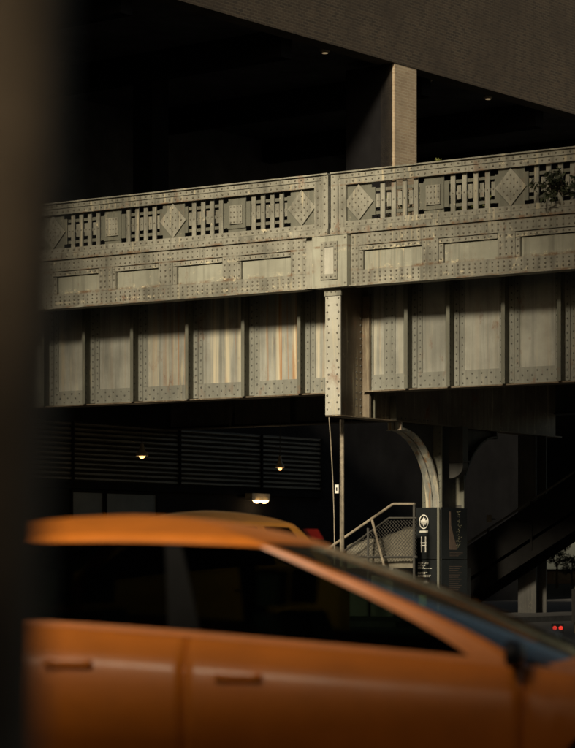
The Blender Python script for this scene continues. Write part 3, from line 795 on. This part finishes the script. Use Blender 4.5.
# ------------------------------------------------------------------ planting
def leaves(m, c, rad, n, size, up=.3, flat=1.0):
    for _ in range(n):
        while True:
            d = Vector((random.uniform(-1, 1), random.uniform(-1, 1), random.uniform(-1, 1)))
            if d.length < 1: break
        p = Vector(c) + Vector((d.x * rad[0], d.y * rad[1], d.z * rad[2]))
        a = Vector((random.gauss(0, 1), random.gauss(0, 1), random.gauss(up, .7))).normalized()
        b = a.cross(Vector((random.gauss(0, 1), random.gauss(0, 1), random.gauss(0, 1)))).normalized()
        s = size * random.uniform(.6, 1.3)
        m.add([tuple(p - a * s), tuple(p + b * s * .35), tuple(p + a * s), tuple(p - b * s * .35)], [(0, 1, 2, 3)])
random.seed(21)
sx = along(560, -.05)
sh = thing('overhanging_shrub', 'dark leafy shrub spilling over the railing at the right edge', 'shrub', V, (sx, .3, 8.4))
m = MB()
for _ in range(10):
    leaves(m, (sx + random.uniform(-.45, .6), random.uniform(-.30, .25), 9.1 + random.uniform(-.32, .25)), (.2, .16, .15), 34, .075)
m.build('foliage', LEAF1, sh, fix=False)
m = MB()
for k in range(9):
    x = sx + random.uniform(-.4, .5)
    m.path([(sx + .1 * random.random(), .45, 8.4), (x, .3, 8.9), (x + .1, -.08, 9.1 + random.uniform(-.2, .15))], .012, 5)
m.build('stems', BARK, sh, fix=False)
for i, (px, dz, lab) in enumerate(((258, -.45, 'low green tuft growing behind the left railing near the last square plate'), (284, -.55, 'low green tuft behind the balusters next to the left diamond by the joint'), (383, .0, 'yellowish green plant behind the balusters right of the joint'), (408, .0, 'yellowish green plant left of the square plate behind the right railing'), (455, -.05, 'dim green plant behind balusters right of the square plate'), (478, -.1, 'dim green plant behind balusters left of the second right diamond'), (438, .62, 'tiny sprig poking up over the right railing cap'))):
    t = along(px, .45)
    pt = thing('deck_plant', lab, 'plant', V, (t, .5, 8.4), 'plants growing behind the railing')
    m = MB(); zc = 9.15 + dz
    if i == 6: leaves(m, (t, .45, 9.98), (.09, .08, .07), 26, .045)
    else: leaves(m, (t, .5, zc), (.30, .16, .38 if dz > -.3 else .15), 150, .06, 1.0)
    m.build('foliage', LEAF2, pt, fix=False)
    m = MB()
    for k in range(5): m.tube((t + random.uniform(-.1, .1), .5, 8.4), (t + random.uniform(-.15, .15) * (0.2 if i == 6 else 1), .48, 9.95 if i == 6 else zc + .1), .008, 4)
    m.build('stems', BARK, pt, fix=False)

# ------------------------------------------------------------------ far street in the gap at the right
fb = thing('far_building', 'low distant building seen through the gap at the right edge', 'building', W, (19, 190, 0))
MB().box(17, 50, 190, 205, 0, 1.0).build('wall', FARB, fb); MB().box(16.8, 50.2, 189.8, 205.2, 1.0, 1.15).build('roof', DARKP, fb)
for k in range(8): MB().box(18 + 3 * k, 20 + 3 * k, 189.95, 189.998, .3, .85).build('window', WGL, fb)
random.seed(9)
for i, (px, Y, h, lab) in enumerate(((557, 150, 2.9, 'small dark tree silhouetted against dusk sky in the gap'), (572, 165, 2.1, 'lower dark tree at the right edge of the gap'))):
    X = (px - 287.5) / 2400 * Y
    tr = thing('far_tree', lab, 'tree', W, (X, Y, 0), 'trees in the far gap')
    m = MB().tube((X, Y, 0), (X, Y, h * .6), .09, 7, .05)
    for k in range(4): m.tube((X, Y, h * .45), (X + random.uniform(-.5, .5), Y + random.uniform(-.4, .4), h * .8), .04, 5, .02)
    m.build('trunk', BARK, tr)
    m = MB()
    for k in range(14): leaves(m, (X + random.uniform(-.55, .55), Y + random.uniform(-.5, .5), h * .72 + random.uniform(-.5, .5)), (.3, .3, .28), 40, .12)
    m.build('crown', LEAF1, tr, fix=False)
# twin red lamps low on the road
X, Y = (557.5 - 287.5) / 2400 * 40, 40
wl = thing('warning_lamp', 'small twin red warning lamp standing low beyond the taxi bonnet', 'lamp', W, (X, Y, 0))
MB().lathe((X, Y, 0), [(.16, .004), (.14, .05), (.05, .10), (.04, .16)], 12).build('base', RUBBER, wl)
MB().box(X - .10, X + .10, Y - .03, Y + .03, .16, .32).build('housing', TRIM, wl)
for dx in (-.05, .05): MB().lathe((X + dx, Y - .045, .25), [(.03, 0), (.035, .014)], 12, 'y').build('lens', REDG, wl)
# street post at the right edge
X, Y = (576 - 287.5) / 2400 * 46, 46
sp = thing('street_post', 'grey street post with small plate at the right edge', 'post', W, (X, Y, 0))
MB().tube((X, Y, 0), (X, Y, .9), .04, 8).build('shaft', RAILM, sp); MB().box(X - .09, X + .09, Y - .06, Y - .042, .2, .85).build('plate', CONC, sp)

# ------------------------------------------------------------------ cars
def lerp_keys(keys, x):
    if x <= keys[0][0]: return keys[0][1]
    for i, ((a, va), (b, vb)) in enumerate(zip(keys, keys[1:])):
        if x <= b:
            u = (x - a) / (b - a)
            m0 = (vb - (keys[i - 1][1] if i else va)) / (b - (keys[i - 1][0] if i else a)) * (b - a)
            m1 = ((keys[i + 2][1] if i + 2 < len(keys) else vb) - va) / ((keys[i + 2][0] if i + 2 < len(keys) else b) - a) * (b - a)
            return (2 * u**3 - 3 * u**2 + 1) * va + (u**3 - 2 * u**2 + u) * m0 + (-2 * u**3 + 3 * u**2) * vb + (u**3 - u**2) * m1
    return keys[-1][1]
def make_car(name, label, loc, rz, pnt, zs=1.0, xs=1.0):
    root = bpy.data.objects.new(name, None); col.objects.link(root); root.location = loc; root.rotation_euler = (0, 0, rz)
    tag(root, label, 'taxi' if name == 'taxi' else 'minivan'); OFF[root.name] = (0, 0, 0)
    XR, XF = -3.2, 1.25
    belt = [(-3.2, 1.02), (-2.6, 1.02), (-2.0, 1.0), (-1.0, .925), (0, .835), (.35, .79), (.8, .715), (1.1, .62), (1.25, .52)]
    half = [(-3.2, .70), (-3.0, .82), (-2.5, .88), (-1.5, .89), (0, .885), (.5, .87), (.9, .80), (1.15, .66), (1.25, .52)]
    wheels = (-2.45, .50); WR = .31
    def zbot(x):
        z = .2
        for wx in wheels:
            d = abs(x - wx)
            if d < WR + .06: z = max(z, math.sqrt(max(0, (WR + .06)**2 - d * d)) + .29)
        return min(z, .66)
    fprof = [(0, .075), (.18, .03), (.4, .008), (.58, 0), (.72, .006), (.80, .016), (.86, .03), (.94, .075), (1.0, .115)]
    seams = (-2.16, -1.42, .02)
    xs_ = [XR + (XF - XR) * i / 90 for i in range(91)]
    for s_ in seams: xs_ += [s_ - .006, s_ - .0035, s_ + .0035, s_ + .006]
    xs_ = sorted(set(round(x, 4) for x in xs_))
    xs_ = [x for x in xs_ if not any(.0 < abs(x - s_) and abs(x - s_) < .03 and round(abs(x - s_), 4) not in (.006, .0035) for s_ in seams)]
    NV = 26
    def side(x, sgn):
        zb, h = lerp_keys(belt, x), lerp_keys(half, x); z0 = zbot(x); out = []
        groove = .012 if any(abs(x - s_) < .004 for s_ in seams) else 0
        for j in range(NV + 1):
            v = j / NV; z = z0 + (zb - z0) * v
            zr = (z - .2) / (zb - .2)
            y = h - lerp_keys(fprof, zr) - groove
            # sculpted crease along the lower door
            y -= .012 * math.exp(-((zr - .34) / .05)**2)
            out.append((x * xs, sgn * y, z * zs))
        return out
    groups = {'rear_quarter': [], 'rear_door': [], 'front_door': [], 'front_wing': []}
    for sgn in (-1, 1):
        cols_ = [side(x, sgn) for x in xs_]
        for nm, lo, hi in (('rear_quarter', XR, seams[0]), ('rear_door', seams[0], seams[1]), ('front_door', seams[1], seams[2]), ('front_wing', seams[2], XF)):
            ids = [i for i, x in enumerate(xs_) if lo - .0045 <= x <= hi + .0045]
            m = MB(); vs = []
            for i in ids: vs += cols_[i]
            n1 = NV + 1
            fs = [(a * n1 + j, (a + 1) * n1 + j, (a + 1) * n1 + j + 1, a * n1 + j + 1) for a in range(len(ids) - 1) for j in range(NV)]
            dpart = m.add(vs, fs).build(nm, pnt, root, smooth=True, fix=False)
            if 'door' in nm:
                hx = lo + .14; zb = lerp_keys(belt, hx) - .17; y = sgn * (lerp_keys(half, hx) + .022)
                h_ = MB().box(hx * xs, (hx + .2) * xs, min(y, y - sgn * .018), max(y, y - sgn * .018), zb * zs, (zb + .022) * zs).box(hx * xs, (hx + .03) * xs, min(y - sgn * .019, y - sgn * .05), max(y - sgn * .019, y - sgn * .05), zb * zs, (zb + .026) * zs).box((hx + .17) * xs, (hx + .2) * xs, min(y - sgn * .019, y - sgn * .05), max(y - sgn * .019, y - sgn * .05), zb * zs, (zb + .026) * zs).build('handle', pnt, dpart)
    # bonnet: from belt edges across, front half
    hx_ = [x for x in xs_ if x >= .0]
    m = MB(); vs = []; NB = 16
    for x in hx_:
        h = lerp_keys(half, x) - .115; zb = lerp_keys(belt, x)
        for j in range(NB + 1):
            u = -1 + 2 * j / NB; vs.append((x * xs, u * h, (zb + .065 * (1 - abs(u)**2.2) * min(1, (1.3 - x) / .6)) * zs))
    fs = [(a * (NB + 1) + j, (a + 1) * (NB + 1) + j, (a + 1) * (NB + 1) + j + 1, a * (NB + 1) + j + 1) for a in range(len(hx_) - 1) for j in range(NB)]
    m.add(vs, fs).build('bonnet', pnt, root, smooth=True, fix=False)
    # nose and tail panels
    for nm, x, mat in (('front_bumper', XF, pnt), ('tailgate', XR, pnt)):
        h = lerp_keys(half, x); zb = lerp_keys(belt, x); d = .05 if x > 0 else -.05
        m = MB(); vs = []
        for j in range(9):
            v = j / 8; z = .2 + (zb - .2) * v
            for i in range(13):
                u = -1 + i / 6; y = (h - lerp_keys(fprof, v)) * u
                vs.append(((x + d * (1 - u * u) * (1 - (2 * v - 1)**4)) * xs, y, z * zs))
        m.add(vs, [(j * 13 + i, j * 13 + i + 1, (j + 1) * 13 + i + 1, (j + 1) * 13 + i) for j in range(8) for i in range(12)]).build(nm, mat, root, smooth=True, fix=False)
    # greenhouse: plan rings from belt to roof rail
    NP = 60; NH = 22
    def ringpt(h, p):
        # p 0 front centre .. 1 rear centre
        e = h ** 1.22
        xf = .30 + (-1.03 - .30) * e
        xc = .02 + (-1.19 - .02) * e
        hwid = .775 - .058 * h - (.0 if h < .93 else .02 * (h - .93) / .07)
        xr = -3.1 + .55 * h**1.3
        xrc = -2.98 + .42 * h**1.3
        if p < .34:
            u = p / .34; y = hwid * math.sin(u * math.pi / 2) ** .92
            x = xc + (xf - xc) * (1 - (y / hwid) ** 2.6)
        elif p < .86:
            u = (p - .34) / .52; xb_ = -1.44 - .05 * h; x = xc + (xb_ - xc) * u / .45 if u < .45 else xb_ + (xrc - xb_) * (u - .45) / .55; y = hwid + .012 * math.sin(u * math.pi)
        else:
            u = (p - .86) / .14; y = hwid * math.cos(u * math.pi / 2); x = xrc + (xr - xrc) * (1 - (y / hwid)**2.6)
        rz_ = lerp_keys([(-3.2, 1.33), (-2.6, 1.375), (-1.8, 1.40), (-1.2, 1.385), (-.8, 1.36), (.4, 1.30)], x)
        zb = lerp_keys(belt, x) - .004 if x < .05 else lerp_keys(belt, x) + .02 * min(1, (x - .05) / .2)
        z = zb + (rz_ - zb) * h
        return (x, y, z)
    ps = [i / NP for i in range(NP + 1)]
    ps = sorted(set([round(p, 4) for p in ps] + [.285, .372, .562, .586, .742, .762, .845, .875]))
    hs = sorted(set([i / NH for i in range(NH + 1)] + [.03, .06, .91, .95]))
    def part_of(p, h):
        if p < .285: return 'windscreen' if .03 <= h <= .955 else 'frame'
        if p < .372: return 'front_pillar'
        if .06 <= h <= .91:
            if p < .562: return 'front_window'
            if p < .586: return 'pillar_b'
            if p < .742: return 'rear_window'
            if p < .762: return 'rear_pillar'
            if p < .835: return 'quarter_window'
            if p > .885: return 'back_window'
            return 'corner_pillar'
        return 'frame'
    for sgn in (-1, 1):
        grid = [[ringpt(h, p) for p in ps] for h in hs]
        bins = {}
        for j in range(len(hs) - 1):
            for i in range(len(ps) - 1):
                k = part_of((ps[i] + ps[i + 1]) / 2, (hs[j] + hs[j + 1]) / 2)
                bins.setdefault(k, []).append((j, i))
        for k, cells in bins.items():
            m = MB(); idx = {}
            ins = .007 if 'window' in k or k in ('windscreen', 'pillar_b') else 0
            for j, i in cells:
                f = []
                for jj, ii in ((j, i), (j, i + 1), (j + 1, i + 1), (j + 1, i)):
                    if (jj, ii) not in idx:
                        x, y, z = grid[jj][ii]; idx[(jj, ii)] = len(m.v)
                        m.v.append((x * xs, sgn * (y - ins), (z - ins * .3) * zs))
                    f.append(idx[(jj, ii)])
                m.f.append(tuple(f if sgn > 0 else f[::-1]))
            mat = {'windscreen': WSGLASS, 'front_window': GLASS, 'rear_window': GLASS, 'quarter_window': GLASS, 'back_window': GLASS, 'pillar_b': PILLM}.get(k, pnt)
            m.build({'frame': 'window_frame', 'pillar_b': 'centre_pillar'}.get(k, k), mat, root, smooth=True, fix=False)
    # roof
    top = [ringpt(1.0, p) for p in ps]
    full = [(x, -y, z) for x, y, z in top] + [(x, y, z) for x, y, z in top[::-1]][1:-1]
    cx, NRR = -1.85, 9; m = MB(); vs = []
    for r_ in range(NRR + 1):
        s_ = 1 - r_ / NRR
        for x, y, z in full:
            bulge = .095 * (1 - s_ ** 2.4)
            X2 = cx + (x - cx) * s_
            zz_ = z * s_ + 1.40 * (1 - s_)
            vs.append((X2 * xs, y * s_, (zz_ + bulge) * zs))
    n = len(full)
    m.add(vs, [(r_ * n + i, r_ * n + (i + 1) % n, (r_ + 1) * n + (i + 1) % n, (r_ + 1) * n + i) for r_ in range(NRR) for i in range(n)])
    m.build('roof', pnt, root, smooth=True)
    # belt trim + shoulder deck
    for sgn in (-1, 1):
        m = MB(); vs = []; xx = [x for x in xs_ if -3.1 <= x <= .06]
        for x in xx:
            zb, h = lerp_keys(belt, x), lerp_keys(half, x)
            vs += [(x * xs, sgn * (h - .112), (zb + .001) * zs), (x * xs, sgn * (h - .13), (zb + .012) * zs), (x * xs, sgn * (.74), (zb + .012) * zs)]
        m.add(vs, [(3 * a + j, 3 * a + 3 + j, 3 * a + 4 + j, 3 * a + 1 + j) for a in range(len(xx) - 1) for j in range(2)]).build('belt_trim', TRIM, root, fix=False)
    # interior
    MB().box(-3.0 * xs, .1, -.72, .72, .30 * zs, .36 * zs).build('cabin_floor', TRIM, root)
    MB().prism([(.15, .45), (.22, .80), (-.05, .90), (-.38, .86), (-.40, .60)], -.70, .70).build('dashboard', TRIM, root)
    for sx_ in (-.95, -1.95):
        for sy in (-.37, .37):
            seat = MB().box((sx_ - .05) * xs, (sx_ + .45) * xs, sy - .25, sy + .25, .42 * zs, .58 * zs)
            seat.prism([((sx_ - .05) * xs, .55 * zs), ((sx_ + .09) * xs, .55 * zs), ((sx_ - .12) * xs, 1.05 * zs), ((sx_ - .22) * xs, 1.05 * zs)], sy - .24, sy + .24)
            sob = seat.build('seat', SEATM, root)
            MB().prism([((sx_ - .14) * xs, 1.08 * zs), ((sx_ - .13) * xs, 1.24 * zs), ((sx_ - .22) * xs, 1.25 * zs), ((sx_ - .23) * xs, 1.08 * zs)], sy - .12, sy + .12).build('headrest', SEATM, sob)
    m = MB(); n = 18
    wc = Vector((-.50 * xs, .37, .92 * zs)); q = Vector((-1, 0, .55)).to_track_quat('Z', 'Y')
    pts = [tuple(wc + q @ Vector((.18 * math.cos(2 * math.pi * k / n), .18 * math.sin(2 * math.pi * k / n), 0))) for k in range(n + 1)]
    m.path(pts, .015, 6); m.tube(tuple(wc), (-.3 * xs, .37, .82 * zs), .03, 8); m.tube(pts[0], pts[9], .014, 6); m.build('steering_wheel', TRIM, root)
    # door mirrors
    for sgn in (-1, 1):
        zb = lerp_keys(belt, 0) * zs; mm = MB(); vs = []; cxm, cym, czm = -.02 * xs, sgn * .92, zb + .065
        prof = [(-.10, .3), (-.085, .8), (-.04, 1.0), (.03, .98), (.075, .8), (.095, .35)]
        for yy, r_ in prof:
            for k in range(14):
                a_ = 2 * math.pi * k / 14; ca, sa = math.cos(a_), math.sin(a_)
                ca = math.copysign(abs(ca) ** .7, ca); sa = math.copysign(abs(sa) ** .7, sa)
                vs.append((cxm + (.055 if ca > 0 else .03) * r_ * ca, cym + yy * sgn, czm + .058 * r_ * sa))
        fs = [(j * 14 + k, j * 14 + (k + 1) % 14, (j + 1) * 14 + (k + 1) % 14, (j + 1) * 14 + k) for j in range(5) for k in range(14)] + [tuple(range(14)), tuple(range(70, 84))]
        ob = mm.add(vs, fs).build('door_mirror', TRIM, root, smooth=True)
        MB().box(cxm - .02, cxm + .03, min(sgn * .745, sgn * .86), max(sgn * .745, sgn * .86), zb + .012, zb + .045).build('mirror_arm', TRIM, ob)
    # lamps
    for sgn in (-1, 1):
        y0, y1 = sorted((sgn * .38, sgn * .60))
        MB().prism([(1.10 * xs, .56 * zs), (1.235 * xs, .50 * zs), (1.262 * xs, .44 * zs), (1.15 * xs, .42 * zs)], y0, y1).build('headlight', WHITE, root)
        y0, y1 = sorted((sgn * .62, sgn * .715))
        MB().prism([(-2.90 * xs, 1.25 * zs), (-2.78 * xs, 1.25 * zs), (-2.70 * xs, 1.335 * zs), (-2.83 * xs, 1.335 * zs)], y0, y1).build('tail_lamp', REDL, root)
    # wheels
    for wx in wheels:
        for sgn in (-1, 1):
            y = sgn * .78
            wh = MB().lathe((wx * xs, y, WR), [(.20, -.10), (.30, -.10), (.325, -.085), (WR, -.05), (WR, .05), (.325, .085), (.30, .10), (.20, .10)], 28, 'y').build('wheel', RUBBER, root, smooth=True, label='black tyre on metal rim')
            r_ = MB().lathe((wx * xs, y, WR), [(.05, sgn * .108), (.205, sgn * .102), (.205, sgn * .07), (.05, sgn * .07)], 20, 'y').build('rim', RIMM, wh)
    MB().box(-3.1 * xs, 1.1 * xs, -.66, .66, .2 * zs, .29 * zs).build('underbody', TRIM, root)
    return root
CA = R(11)
cx_, cy_ = .969 + math.sin(CA) * .775, 10.0 + math.cos(CA) * .775
make_car('taxi', 'orange taxi in the foreground, side on, filling the bottom of the view', (cx_, cy_, 0), -CA, PAINT)
make_car('minivan', 'tall orange minivan with red tail lamp, mostly hidden behind the taxi roof', ((40 - 287.5) / 2400 * 25, 24.6, 0), R(180 + 22), PAINT2, 1.24, 1.0)

# ------------------------------------------------------------------ post close to the camera
PX = (65 - 287.5) / 2400 * 2.2
fp = thing('near_post', 'blurred rusty brown post close to the camera at the left edge', 'post', W, (PX - .10, 2.2, 0))
x0 = PX - .10
m = MB(); n = 20; vs = []; K = 40
for k in range(K + 1):
    z = 3.4 * k / K; c = x0 + (z - 1.35) * math.tan(R(2.3))
    for i in range(n):
        a = 2 * math.pi * i / n; r_ = .088 * (1 + .02 * math.sin(5 * a + z * 4) + .015 * math.sin(z * 13 + 2 * a))
        vs.append((c + r_ * math.cos(a), 2.2 + r_ * math.sin(a), z))
m.add(vs, [(k * n + i, k * n + (i + 1) % n, (k + 1) * n + (i + 1) % n, (k + 1) * n + i) for k in range(K) for i in range(n)] + [tuple(range(K * n, K * n + n))]).build('shaft', POLE, fp, smooth=True)
MB().lathe((x0 - 1.35 * math.tan(R(2.3)), 2.2, 0), [(.17, .002), (.17, .03), (.11, .05)], 16).build('base_plate', POLE, fp)
